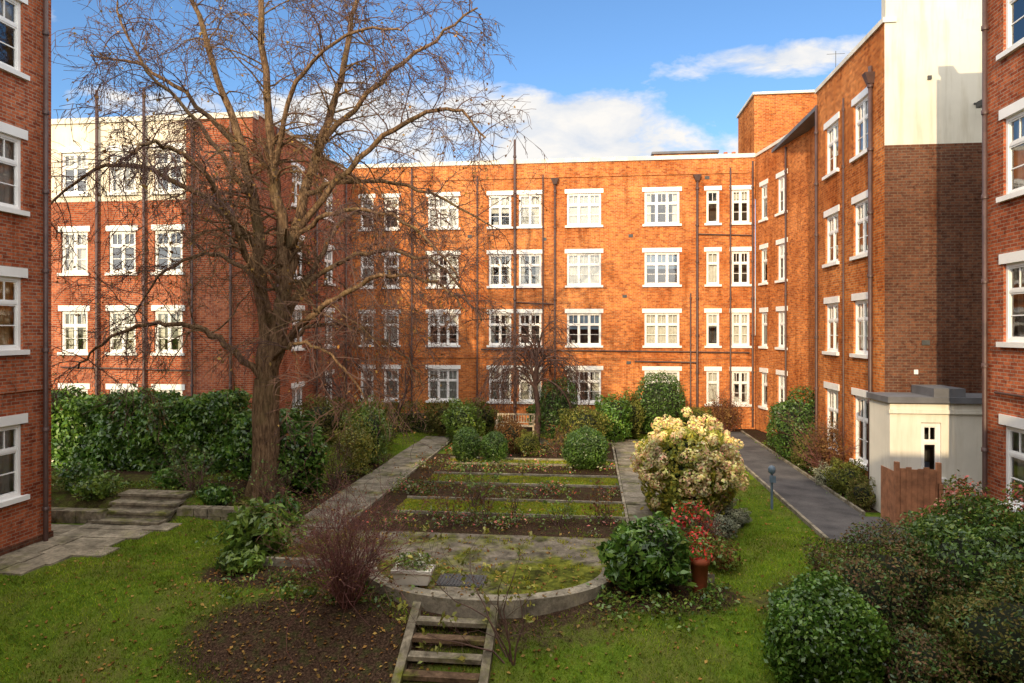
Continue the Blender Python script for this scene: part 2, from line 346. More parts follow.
building([((-32,YL,1,0,19.7,-.4,12.5,ops_at([(32-25.5,1.1),(32-23.4,1.1),(32-21.4,1.1),(32-19.4,1.08),(32-17.45,1.08),(32-15.6,1.12)],[1.75,4.7,7.7,10.7],1.6),BR_RED),dict(zone=(0,17.1,9.55,CREAM))),
 ((-12.3,YL,0,1,YB-YL,-.4,12.7,ops_at([(27.7-YL,1.1),(31.2-YL,1.1)],[4.8,7.8,10.8])+[(27.7-YL-.55,27.7-YL+.55,.0,2.3),(31.2-YL-.5,31.2-YL+.5,1.0,2.6)],BR_RED),{})],
 [(-32,-12.6,YL+.35,44,12.4,ROOF)],extra=lm_extra)
def nl_extra(t,mb):
    t.box(-12.7,-12.34,-1,14.5,TOP,TOP+.2,COPE); pipe(t,-12.28,14.2,-.2,13,.05); mb.box(-13,-12.36,-1,14.52,-1.2,.05,BR_DARK)
    t.box(-12.42,-12.36,-1,14.5,3.35,3.45,BR_RED)
    mb.face([(-17.4,14.5,-1.2),(-17.4,-1,-1.2),(-17.4,-1,TOP),(-17.4,14.5,TOP)],BR_RED)
building([((-12.4,-1,0,1,15.5,-1.2,TOP,[(13.25,14.7,z-.8,z+.82)+(('warm',) if z==5.05 else ()) for z in (1.85,5.05,8.1,11.1)]+ops_at([(4,1.5),(8.5,1.5)],[1.95,5.05,8.1,11.1]),BR_RED),{}),
 ((-12.4,14.5,-1,0,5,-1.2,TOP,[],BR_RED),{})],[(-17.38,-12.7,-1,14.4,TOP-.05,ROOF)],extra=nl_extra)
def rw_extra(t,mb):
    t.box(7.94,8.3,19.66,25.34,TOP,TOP+.14,COPE)
    c=[(8.0-.05,YB-.05),(8.9-.05,29.05),(9.2,29.05),(8.35,YB-.05)]
    t.hexa([(x,y,TOP) for x,y in c]+[(x,y,TOP+.14) for x,y in c],COPE)
    pipe(t,7.92,20.45,0,12.2,.06,12.0); pipe(t,8.0-.08,25.1,0,12.6,.05); pipe(t,8.5,31.0,0,12.7,.045); pipe(t,7.93,22.55,0,12.,.03)
    t.box(8.04,10.9,19.73,20.0,TOP,15.4,WREND); t.box(8.0,10.95,19.69,20.05,15.4,15.55,COPE)
    t.tube([(8.4,24.6,TOP),(8.4,24.6,14.3)],[.012]*2,METAL,4); t.tube([(8.1,24.6,14.2),(8.7,24.6,14.2)],[.008]*2,METAL,4)
    t.box(8.95,9.15,19.66,19.69,4.3,4.42,METAL); t.box(8.75,8.85,19.66,19.69,3.5,3.62,WHITE); t.box(9.1,9.2,19.66,19.69,11.5,11.6,METAL)
    t.box(10.2,10.4,19.2,19.45,10.6,10.75,METAL); t.tube([(10.3,19.7,10.8),(10.3,19.35,10.7)],[.03]*2,METAL,6)
building([((8.0,25.3,0,-1,5.6,-.4,TOP,ops_at([(25.3-23.8,1.2),(25.3-21.3,1.2)],[4.85,7.8,10.8])+[(25.3-23.8-.6,25.3-23.8+.6,.75,2.75),(25.3-21.3-.6,25.3-21.3+.6,.75,2.75)],BR_SUN),{}),
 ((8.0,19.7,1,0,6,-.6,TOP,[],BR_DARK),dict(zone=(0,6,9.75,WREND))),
 ((8.0,YB,.9/5.337,-5.26/5.337,5.337,-.4,TOP,ops_at([(.97,.7),(2.86,.9)]),BR_SUN),{}),
 ((8.9,29.1,0,-1,3.8,-.4,TOP,[],BR_SUN),{}),((8.9,25.3,-1,0,.9,-.4,TOP,[],BR_SUN),{})],
 [(8.3,14,20.1,34,TOP-.1,ROOF)],extra=rw_extra)
def nr_extra(t,mb):
    t.box(8.41,8.8,-1,15.84,TOP,TOP+.2,COPE); pipe(t,8.37,15.62,-.5,13,.05)
    t.tube([(8.4,15.3,3.4),(8.4,2,3.4)],[.03]*2,PIPE,6)
building([((8.47,15.8,0,-1,16.8,-1.2,TOP,[(.66,2.15,z-.82,z+.82) for z in (1.95,5.26,8.25,11.2)]+ops_at([(6,1.5),(10,1.5)],[1.95,5.26,8.25,11.2]),BR_RED),{}),
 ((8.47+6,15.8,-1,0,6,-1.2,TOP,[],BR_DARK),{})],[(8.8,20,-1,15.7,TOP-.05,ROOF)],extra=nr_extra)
BT=8.6  # unseen block behind camera; height shaped for its shadow and open sky
def bk(t,mb): t.box(-17,14,-1.3,-.94,BT,BT+.2,COPE); mb.box(-17,14,-9,-1.4,BT-.2,BT,ROOF)
building([((14,-1,-1,0,31,-1.2,BT,ops_at([(3,1.5),(7,1.5),(19,1.5),(24,1.5)],rows[:3]),BR_RED),{}),((-17,-9,1,0,31,-1.2,BT,[],BR_RED),{})],[],extra=bk)
e=empty('rendered_porch'); mb=MB();w=MB()
facade(mb,w,7.6,18.4,1,0,3.35,-.6,2.85,[(.75,1.23,.95,2.35,'plain')],PREND,lintel=False)
facade(mb,w,7.6,19.68,0,-1,1.28,-.6,2.85,[],PREND)
mb.box(7.52,11,18.3,19.68,2.85,3.0,ROOF); mb.box(8.65,9.4,18.38,19.6,3.0,3.22,ROOF); mb.box(7.58,10.96,18.37,18.395,.5,.56,PREND); mb.box(7.56,10.98,18.34,18.396,2.58,2.68,PREND)
mb.obj('walls',e); w.obj('window',e)
# ------------------------------------------------------------------ ground
def axis(lo,hi,step,far): 
    a=np.arange(lo,hi+1e-6,step); return np.concatenate([-np.array(far[::-1])+lo,a,hi+np.array(far)])
xs=axis(-17,9,.13,[1,3,8,20,60,200,600]); ys=axis(8.,35,.13,[1,3,8,20,60,200,600])
X,Y=np.meshgrid(xs,ys); 
def ell(x,y,cx,cy,rx,ry): return np.clip(1.5-np.sqrt(((x-cx)/rx)**2+((y-cy)/ry)**2),0,1)*1.2
def soilmask(x,y):
    m=ell(x,y,-4.7,10.9,2.0,1.0)
    for a in ((-2,13.4,2.9,2.1),(1.3,12.7,1.3,.7),(-9.4,18.2,2.2,1.0),(5.5,12.3,2.2,1.7),(-6.4,12.9,1.2,.7),(2.5,17.5,1.0,1.7),(-7.7,21,.6,4.2)): m=np.maximum(m,ell(x,y,*a))
    m=np.maximum(m,np.clip((y-18.9),0,1)*np.clip((-10.3-x),0,1)); m=np.maximum(m,np.clip((y-15.7)*3,0,1)*np.clip((-9.5-x),0,1)*.5)
    m=np.maximum(m,((x>6.9)&(x<9)&(y>19))*1.); m=np.maximum(m,np.clip(y-31.6,0,1)*1.)
    m=np.maximum(m,.33*np.exp(-(((x+5.5)/4.5)**2+((y-10.8)/1.8)**2)))
    bed=(x>-5.9)&(x<.95)&(y>15.6)&(y<28.5); m=np.where(bed,1.,m)
    strip=bed&(x>-5.1)&(((y>17.3)&(y<18.7))|((y>20.7)&(y<22))|((y>23.8)&(y<24.7)))
    m=np.where(strip,0.,m); m=np.where(bed&(y>25.6)&(x<-4.9),.2,m); return m
SM=soilmask(X,Y); ZZ=ground_z(X,Y)
me=bpy.data.meshes.new('ground'); nx_,ny_=len(xs),len(ys)
co=np.stack([X,Y,ZZ],-1).reshape(-1,3); idx=np.arange(nx_*ny_).reshape(ny_,nx_)
q=np.stack([idx[:-1,:-1],idx[:-1,1:],idx[1:,1:],idx[1:,:-1]],-1).reshape(-1,4)
me.from_pydata(co.tolist(),[],q.tolist()); me.polygons.foreach_set('use_smooth',[True]*len(q)); me.materials.append(GROUND)
a=me.attributes.new('soil','FLOAT','POINT'); a.data.foreach_set('value',SM.reshape(-1).astype(np.float32))
link(bpy.data.objects.new('ground',me))
mb=MB()
N=40; out=[(-7.2,13.25),(-4.45,13.25)]
for i in range(N+1):
    th=math.pi+math.pi*i/N; out.append((-2+2.45*math.cos(th),13.35+1.75*math.sin(th)))
out+=[(2.3,13.35),(2.3,15.6),(-7.2,15.6)]
top=[(x,y,-.02) for x,y in out]; mb.face(top,TCON,[(x,y) for x,y in out])
for i in range(len(out)):
    x0,y0=out[i];x1,y1=out[(i+1)%len(out)]; mb.face([(x0,y0,-.3),(x1,y1,-.3),(x1,y1,-.02),(x0,y0,-.02)],EDGE)
mb.obj('concrete_terrace')
mb=MB()
inner=[]
for (x,y) in out[:-2]:
    cx,cy=-2,14.6; v=Vector((cx-x,cy-y)).normalized()*.24; inner.append((x+v.x,y+v.y))
for i in range(len(out)-3):
    a,b_=out[i],out[i+1]; c_,d_=inner[i+1],inner[i]
    o=lambda p:(p[0]+(p[0]+2)*.012,p[1]-.03)
    A,B=o(a),o(b_)
    mb.hexa([(*A,-.26),(*B,-.26),(*c_,-.26),(*d_,-.26),(*A,.06),(*B,.06),(*c_,.06),(*d_,.06)],EDGE)
mb.obj('terrace_kerb')
def pathobj(name,x0,x1,y0,y1,slab):
    mb=MB(); y=y0
    while y<y1:
        l=min(slab,y1-y); mb.box(x0+random.uniform(-.02,.02),x1+random.uniform(-.02,.02),y+.008,y+l-.008,-.2,.002+random.uniform(-.012,.012),CONC); y+=l
    mb.obj(name)
pathobj('concrete_path',-7.2,-5.95,15.61,28.6,1.5); pathobj('concrete_path',.98,2.05,15.61,28.6,1.5)
mb=MB(); mb.box(-7.2,2.05,28.62,29.7,-.2,.0,CONC); mb.obj('concrete_path')
mb=MB()
for y in (17.2,18.7,20.62,22.0,23.75,24.7): mb.box(-5.1,.9,y,y+.07,-.1,.035,EDGE)
for x in (-5.9,.88): mb.box(x,x+.07,15.62,28.5,-.1,.03,EDGE)
mb.obj('bed_edging')
mb=MB(); mb.box(5.4,7.0,16.2,33,-.3,-.075,ASPH); mb.box(7.0,11,15.9,18.38,-.3,-.071,ASPH); mb.obj('asphalt_path')
mb=MB()
mb.box(5.32,5.398,16.2,33,-.3,-.02,EDGE); mb.box(7.002,7.08,18.6,33,-.3,-.0,EDGE)
mb.obj('path_kerb')
mb=MB(); y=12.2
while y<15.55:
    x=-12.38
    while x<-10.9+ (y-13.5)*.15:
        wdt=random.uniform(.5,.8); z=gz(x+.3,y+.3)+.03
        mb.box(x+.008,x+wdt-.008,y+.008,y+.6-.008,-.9,z+random.uniform(0,.01)+.01,SLAB); x+=wdt
    y+=.6
x=-18
while x<-12.45: mb.box(x+.01,x+.69,14.55,15.5,-.4,-.1,SLAB); x+=.7
mb.obj('stone_patio',bevel=.01)
mb=MB()
for i in range(4):
    z=-.12+.145*(i+1)-.03; y=15.55+.33*i
    mb.box(-12.25,-10.45,y,y+.5,z-.06,z,STEPM); mb.box(-12.2,-10.5,y+.04,y+.5,-.5,z-.06,EDGE)
mb.obj('garden_steps',bevel=.012)
mb=MB()
x=-10.4
while x<-8.9:
    l=random.uniform(.3,.5); 
    for k in range(3): mb.box(x+random.uniform(0,.02),x+l-.01,16.2+random.uniform(0,.04),16.55,-.4+.2*k,-.21+.2*k,STEPM)
    x+=l
x=-18
while x<-12.3:
    l=random.uniform(.3,.5)
    for k in range(3): mb.box(x+random.uniform(0,.02),x+l-.01,15.62+random.uniform(0,.04),15.95,-.4+.2*k,-.21+.2*k,STEPM)
    x+=l
mb.obj('stone_retaining_wall',bevel=.012)
mb=MB(); x0,x1=-2.97,-1.62
for xx in (x0,x1):
    lo=[(xx-.07,10.15,-.98),(xx+.07,10.15,-.98),(xx+.07,11.55,-.25),(xx-.07,11.55,-.25)]
    hi=[(xx-.07,10.15,-.75),(xx+.07,10.15,-.75),(xx+.07,11.55,.0),(xx-.07,11.55,.0)]
    mb.hexa(lo+hi,STEPM)
for i in range(5):
    y=11.45-.28*(i+1); z=-.165*(i+1)
    mb.box(x0+.08,x1-.08,y+random.uniform(-.01,.01),y+.2,z-.07,z,WOOD if i%2 else STEPM)
mb.obj('timber_steps',bevel=.012)
mb=MB(); mb.box(-2.85,-1.95,12.35,12.95,-.016,.0,METAL)
for i in range(14): x=-2.82+i*.064; mb.box(x,x+.03,12.38,12.92,.0,.012,METAL)
mb.obj('drain_grate')
# ------------------------------------------------------------------ foliage
def bush(name,cx,cy,rx,ry,h,n,mat,size=.1,sq=2.,lump=.18,z0=None,asp=.5,extra=None,core=True,parent=None,fill=.72,jit=.7):
    z0=gz(cx,cy) if z0 is None else z0
    d=unit(rng.normal(0,1,(n,3))); p=rng.uniform(0,6,12)
    lf=1+lump*(np.sin(d[:,0]*4+p[0])*np.sin(d[:,1]*4+p[1])+.6*np.sin(d[:,2]*6+p[2]+d[:,0]*5)+.5*np.sin(d[:,0]*11+p[3])*np.sin(d[:,2]*9+p[4]+d[:,1]*8))
    k=(np.abs(d)**sq).sum(1)**(-1./sq)
    r=(fill+(1-fill)*rng.random(n)**.6)*lf*k
    r*=1+np.where(rng.random(n)<.08,rng.uniform(0,.14,n),0)
    P=d*r[:,None]*np.array([rx,ry,h*.52])+np.array([cx,cy,z0+h*.5]); ok=P[:,2]>z0; P=P[ok]; d=d[ok]
    V=leaves(P,d*np.array([1,1,1.4])*.8,size,asp,jit)
    mats=[mat]; mi=np.zeros(len(V))
    if extra: mats.append(extra[0]); mi=(rng.random(len(V))<extra[1])*1.
    par=parent or empty(name)
    poly_obj('leaves',V,mats,mi,par)
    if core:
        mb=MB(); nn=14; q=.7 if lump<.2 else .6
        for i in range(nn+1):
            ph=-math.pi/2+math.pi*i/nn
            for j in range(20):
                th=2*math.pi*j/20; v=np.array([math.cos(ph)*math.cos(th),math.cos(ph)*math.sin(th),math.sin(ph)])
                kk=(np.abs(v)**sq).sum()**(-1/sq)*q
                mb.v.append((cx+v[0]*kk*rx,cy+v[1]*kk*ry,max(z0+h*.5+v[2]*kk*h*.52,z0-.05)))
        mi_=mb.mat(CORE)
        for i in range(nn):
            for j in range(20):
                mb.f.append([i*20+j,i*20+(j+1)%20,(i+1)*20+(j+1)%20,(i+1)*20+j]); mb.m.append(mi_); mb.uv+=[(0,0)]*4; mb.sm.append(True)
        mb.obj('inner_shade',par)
    return par
def hedge(name,x0,x1,y0,y1,h,n,mat,size,z0=None):
    par=empty(name); cx=(x0+x1)/2; cy=(y0+y1)/2; z0=gz(cx,cy) if z0 is None else z0
    u=rng.random((n,3)); f=rng.random(n)
    P=np.stack([x0+u[:,0]*(x1-x0),y0+u[:,1]*(y1-y0),z0+u[:,2]*h],1); D=np.zeros((n,3)); dep=rng.random(n)**2*.35
    fr=f<.5; P[fr,1]=y0+dep[fr]; D[fr]=(0,-1,.4)
    tp=(f>=.5)&(f<.8); P[tp,2]=z0+h-dep[tp]; D[tp]=(0,-.2,1)
    rt=(f>=.8)&(f<.9); P[rt,0]=x1-dep[rt]; D[rt]=(1,0,.4); lf=(f>=.9); P[lf,1]=y1-dep[lf]; D[lf]=(0,1,.4)
    lump=.16*np.sin(P[:,0]*2.1+1)+.10*np.sin(P[:,0]*5.3)+.07*np.sin(P[:,0]*11+P[:,2]*7)
    P[:,2]+=lump*((P[:,2]-z0)/h)*h*.35; P[:,1]+=-1.1*lump*np.sin(P[:,2]*3+P[:,0]); P+=rng.normal(0,.06,P.shape)
    poly_obj('leaves',leaves(P,D,size,.45,.7),[mat],None,par)
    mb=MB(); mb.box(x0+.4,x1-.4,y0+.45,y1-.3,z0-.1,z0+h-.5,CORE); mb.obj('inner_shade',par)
hedge('laurel_hedge',-19.5,-11.3,19.9,21.8,2.2,28000,LAUREL,.17,.25)
hedge('back_hedge',-10.8,-5.,31.0,32.2,1.35,7000,DULL,.09)
hedge('back_hedge',.5,5,32.6,33.6,1.1,5000,DULL,.09)
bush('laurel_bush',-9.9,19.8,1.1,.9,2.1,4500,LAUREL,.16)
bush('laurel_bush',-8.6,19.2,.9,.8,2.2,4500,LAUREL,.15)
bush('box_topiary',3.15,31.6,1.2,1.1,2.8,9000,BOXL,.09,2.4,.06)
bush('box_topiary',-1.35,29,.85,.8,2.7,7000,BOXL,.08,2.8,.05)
bush('box_topiary',-.15,23.5,.78,.75,1.35,9000,BOXL,.07,2.2,.06)
bush('box_topiary',-4.38,24,.5,.5,1.25,6000,BOXL,.06,2.1,.05)
bush('box_topiary',-3.4,24.1,.5,.5,1.1,6000,BOXL,.06,2.1,.07)
bush('garden_shrub',-.3,27.1,.95,.8,1.7,4500,DULL,.09,extra=(YELG,.3))
bush('garden_shrub',-5.2,27.6,.8,.8,1.8,4500,LAURELY,.1)
bush('garden_shrub',.9,29.3,.85,.8,2.0,4500,LAUREL,.11)
bush('garden_shrub',-7.75,21.8,.75,.7,1.9,3000,YELG,.09,lump=.3,core=False,fill=.3)
bush('garden_shrub',-7.9,23.6,.8,.8,2.1,4000,LAURELY,.1,lump=.25)
bush('garden_shrub',-8.9,26.5,1.2,1,1.9,4500,DULL,.1,lump=.25)
bush('garden_shrub',-10.6,26,1.3,1.1,1.7,4500,FINE,.1,lump=.25)
bush('garden_shrub',-3.1,26.3,.6,.6,1.3,3000,RUST,.08,lump=.2)
bush('garden_shrub',-2.3,25.6,.45,.45,.9,2000,DULL,.07,lump=.2)
bush('garden_shrub',-4.9,30.9,.9,.6,1.5,3500,DULL,.1,lump=.2); bush('garden_shrub',-6.4,30,.9,.7,1.6,3500,FINE,.1,lump=.2)
bush('garden_shrub',1.7,30.8,.7,.7,2.0,3500,DULL,.1); bush('garden_shrub',-2.2,33,.9,.6,1.4,3500,LAUREL,.11); bush('garden_shrub',5.1,32.9,.7,.6,1.2,2500,DULL,.09)
bush('evergreen_shrub',7.75,26.3,1.2,1.2,2.5,8000,BOXL,.1,lump=.14)
bush('garden_shrub',7.5,22.7,.55,.9,2.0,2500,RUST,.08,lump=.3,core=False,fill=.2)
bush('garden_shrub',7.45,20.8,.5,.8,1.0,4000,DULL,.07,lump=.25); bush('garden_shrub',7.5,24.4,.5,.7,1.2,3000,DULL,.07,lump=.25); bush('garden_shrub',7.3,21.9,.45,.5,.7,2500,GREYL,.05,lump=.25); bush('garden_shrub',7.35,19.5,.35,.5,.8,1800,FINE,.06,lump=.25)
bush('garden_shrub',6.2,33.2,.9,.6,1.6,3000,RUST,.09,core=False,fill=.2)
bush('laurel_bush',1.05,12.9,.82,.75,1.2,2600,LAUREL,.17,lump=.2,asp=.38)
bush('silver_cushion_plant',3.25,18.6,.5,.6,.6,5000,GREYL,.05,core=True); bush('silver_cushion_plant',3.6,17.5,.35,.4,.4,2500,GREYL,.05); bush('silver_cushion_plant',3.0,16.4,.4,.4,.45,2500,GREYL,.05)
bush('leafy_border_plant',-7.0,13.9,.8,.6,1.05,1700,LAURELY,.2,lump=.35,asp=.4,fill=.3,core=False)
bush('leafy_border_plant',-6.9,12.95,.5,.35,.4,600,LAURELY,.15,lump=.3,core=False,fill=.3,asp=.4)
bush('leafy_border_plant',-7.3,15.6,.4,.4,.9,600,LAUREL,.16,core=False,fill=.3,asp=.4)
for (x,y,r,h,mm) in ((-9.8,17.0,.45,.55,LAUREL),(-12.9,16.6,.5,.6,LAURELY),(-13.8,17.2,.6,.8,LAUREL),(-14.9,16.8,.5,.6,DULL),(-11.6,18.0,.5,.6,LAUREL),(-8.9,16.9,.35,.4,DULL)):
    bush('leafy_border_plant',x,y,r,r*.8,h,900,mm,.12,core=False,fill=.3,lump=.3)
bush('clipped_evergreen_bush',3.55,11.0,.84,.8,1.7,15000,LAUREL,.075,2.3,.07,-.9,asp=.55)
bush('mixed_shrub',5.05,12.4,1.15,1.1,1.9,22000,PURP,.06,2.2,.2,-.75,extra=(BOXL,.35))
bush('mixed_shrub',6.75,12.6,1.35,1.3,2.3,20000,BOXL,.08,2.2,.2,-.75,extra=(LAURELY,.3))
bush('mixed_shrub',6.3,10.9,1.2,1.0,1.8,14000,FINE,.06,2.2,.2,-.85,extra=(BOXL,.3))
bush('mixed_shrub',4.95,10.9,.75,.7,1.05,9000,PURP,.06,2.2,.2,-.9,extra=(BOXL,.4))
bush('pink_flowering_shrub',7.4,14.4,.9,.6,2.05,5000,DULL,.08,2,.2,-.4,extra=(PINKF,.28)); bush('pink_flowering_shrub',8.0,13.4,.5,.5,2.3,3000,DULL,.08,2,.2,-.4,extra=(PINKF,.28))
hy=bush('hydrangea_bush',2.5,17.8,1.15,1.1,2.35,7500,HYDL,.13,2.2,.12,-.1)
hd=[]
for i in range(185):
    d=unit(rng.normal(0,1,3)); d[2]=abs(d[2])*.9-.25 if rng.random()<.85 else d[2]; d=unit(d)
    c=np.array([2.5,17.8,1.15])+d*np.array([1.25,1.18,1.33])*rng.uniform(.9,1.1)
    nn=75; dd=unit(rng.normal(0,1,(nn,3))); hd.append(leaves(c+dd*rng.uniform(.09,.15),dd,.062,.9,.25))
poly_obj('flower_heads',np.concatenate(hd),[HYD],None,hy)
def pot(name,x,y,z,r,h,mat,flower,n=500,fh=.5,leaf=LAURELY):
    par=empty(name); mb=MB(); mb.lathe(x,y,z,[(r*.62,0),(r*.68,.02),(r*.9,h*.82),(r*1.05,h*.82),(r*1.08,h),(r*.92,h),(r*.88,h*.9),(0.01,h*.9)],mat); mb.obj('pot',par)
    bush('x',x,y,r*1.5,r*1.5,fh,n,leaf,.07,z0=z+h*.9,core=False,parent=par,extra=(flower,.3),fill=.3)
pot('terracotta_flower_pot',1.98,12.75,-.14,.18,.72,TERR,REDF,400,.35)
pot('terracotta_flower_pot',2.15,13.9,-.02,.16,.3,TERR,REDF,500,.5)
bush('red_geranium',2.15,15.1,.5,.45,1.0,1600,LAURELY,.09,z0=0,core=False,fill=.3,extra=(REDF,.3))
bush('autumn_border_plant',2.65,14.2,.4,.5,.65,900,RUST,.09,core=False,fill=.3,extra=(LAURELY,.5))
par=empty('stone_planter_trough'); mb=MB()
c=[(-3.58,12.1),(-2.88,12.1),(-2.88,12.44),(-3.58,12.44)]; g=lambda c,s,z:[(-3.23+(x+3.23)*s,12.27+(y-12.27)*s,z) for x,y in c]
mb.hexa(g(c,.85,.06)+g(c,1,.28),COPE)
for a,b_ in (((-3.6,12.07),(-2.86,12.14)),((-3.6,12.4),(-2.86,12.47)),((-3.6,12.14),(-3.53,12.4)),((-2.93,12.14),(-2.86,12.4))): mb.box(a[0],b_[0],a[1],b_[1],.28,.33,COPE)
mb.obj('trough',par,.01); bush('x',-3.23,12.27,.38,.2,.36,600,LAURELY,.07,z0=.26,core=False,parent=par,extra=(WHITEF,.35),fill=.2)
par=empty('garden_bench'); mb=MB(); BX,BY=-3.3,30.3; BW=plain('pale_bench_wood',(.6,.5,.36),.8,6,.2)
for s in (-.85,.78):
    mb.box(BX+s,BX+s+.07,BY-.3,BY-.23,0,.65,BW); mb.box(BX+s,BX+s+.07,BY+.2,BY+.27,0,.95,BW); mb.box(BX+s-.002,BX+s+.072,BY-.34,BY+.2,.65,.69,BW); mb.box(BX+s+.01,BX+s+.06,BY-.23,BY+.2,.34,.40,BW)
for i in range(5): mb.box(BX-.9,BX+.9,BY-.28+i*.1,BY-.2+i*.1,.42,.45,BW)
mb.box(BX-.78,BX+.78,BY+.21,BY+.25,.88,.95,BW); mb.box(BX-.78,BX+.78,BY+.21,BY+.25,.52,.57,BW)
for i in range(13): mb.box(BX-.75+i*.12,BX-.71+i*.12,BY+.22,BY+.24,.57,.88,BW)
mb.obj('frame_and_slats',par)
mb=MB(); FW=plain('fence_timber',(.36,.155,.075),.8,5,.35,bmp=.2); FX=.15
for i in range(6): x=7.32+FX+i*.135; mb.box(x,x+.125,17.5,17.525,-.08,1.35+.03*math.sin(i*2),FW)
mb.box(7.3+FX,8.15+FX,17.53,17.57,.2,.3,FW); mb.box(7.3+FX,8.15+FX,17.53,17.57,.95,1.05,FW)
for x in (7.2+FX,8.15+FX): mb.box(x,x+.1,17.48,17.58,-.2,1.5,FW)
for i in range(16): yy=17.6-i*.13; mb.box(8.16+FX+i*.05,8.185+FX+i*.05,yy-.12,yy,-.2,1.0+.02*math.sin(i*3),FW)
for i in range(6): yy=17.6+i*.13; mb.box(7.22+FX,7.245+FX,yy,yy+.12,-.2,1.25,FW)
mb.obj('wooden_fence')
mb=MB(); PB=plain('blue_grey_paint',(.12,.17,.22),.5,5,.2); mb.tube([(4.85,19,-.15),(4.85,19,.85)],[.035,.035],PB,10); mb.lathe(4.85,19,.85,[(.05,0),(.09,.03),(.10,.14),(.06,.2),(.0,.22)],PB,12)
mb.box(4.77,4.93,18.9,18.93,.62,.8,PB); mb.obj('path_light_post')
# ------------------------------------------------------------------ trees
def grow(mb,p,d,length,r,lvl,droop,mat,tips,maxl=3,kids=(7,5,3),minr=.006):
    n=max(3,int(length/.28)) if lvl<3 else 3
    pts=[p.copy()]; rad=[r]; dd=d.normalized(); st=length/n
    for i in range(n):
        j=Vector((random.gauss(0,1),random.gauss(0,1),random.gauss(0,1)))*(.16+.04*lvl)
        dd=(dd+j+Vector((0,0,droop*(i+1)/n))).normalized()
        pts.append(pts[-1]+dd*st); rad.append(max(r*(1-.8*(i+1)/n),minr*.7))
    mb.tube(pts,rad,mat,5 if lvl<2 else 3)
    tips.append(pts[-1])
    if lvl<maxl:
        k=kids[min(lvl-1,len(kids)-1)]; k=max(2,int(k*random.uniform(.7,1.3)))
        for c in range(k):
            t=random.uniform(.2,1.); i=min(int(t*n),n-1); q=pts[i].lerp(pts[i+1],t*n-i if t*n-i<1 else 1)
            ax=(pts[i+1]-pts[i]).normalized(); sd=Vector((random.gauss(0,1),random.gauss(0,1),random.gauss(0,.7))); sd=(sd-ax*sd.dot(ax)).normalized()
            nd=ax*random.uniform(.5,1.)+sd*random.uniform(.6,1.)
            grow(mb,q,nd,length*random.uniform(.35,.6),max(rad[i]*.5,minr),lvl+1,droop*.9,mat,tips,maxl,kids,minr)
tree=empty('bare_lime_tree'); mb=MB(); TX,TY,TZ=-9.17,18.5,gz(-9.17,18.5)-.1
def tp(a): return Vector((TX+a[0],TY+a[1],TZ+a[2]))
def curve(pts,k=6):
    P=[Vector(p) for p in pts]; o=[]
    for i in range(len(P)-1):
        p0=P[max(i-1,0)];p1=P[i];p2=P[i+1];p3=P[min(i+2,len(P)-1)]
        for j in range(k):
            t=j/k; o.append(.5*((2*p1)+(p2-p0)*t+(2*p0-5*p1+4*p2-p3)*t*t+(3*p1-p0-3*p2+p3)*t**3))
    o.append(P[-1]); return o
trunk=curve([tp(p) for p in ((0,0,-.2),(.0,0,.35),(.03,0,1.5),(.0,0,2.6),(.06,0,3.5))],6)
n=len(trunk); mb.tube(trunk,[.62-.2*min(1,i/5)-.07*i/n for i in range(n)],BARK,14)
for a in range(6):
    th=a*1.05+.3; mb.tube([tp((math.cos(th)*.75,math.sin(th)*.75,-.12)),tp((math.cos(th)*.45,math.sin(th)*.45,.12)),tp((math.cos(th)*.2,math.sin(th)*.2,.8))],[.06,.17,.2],BARK,7)
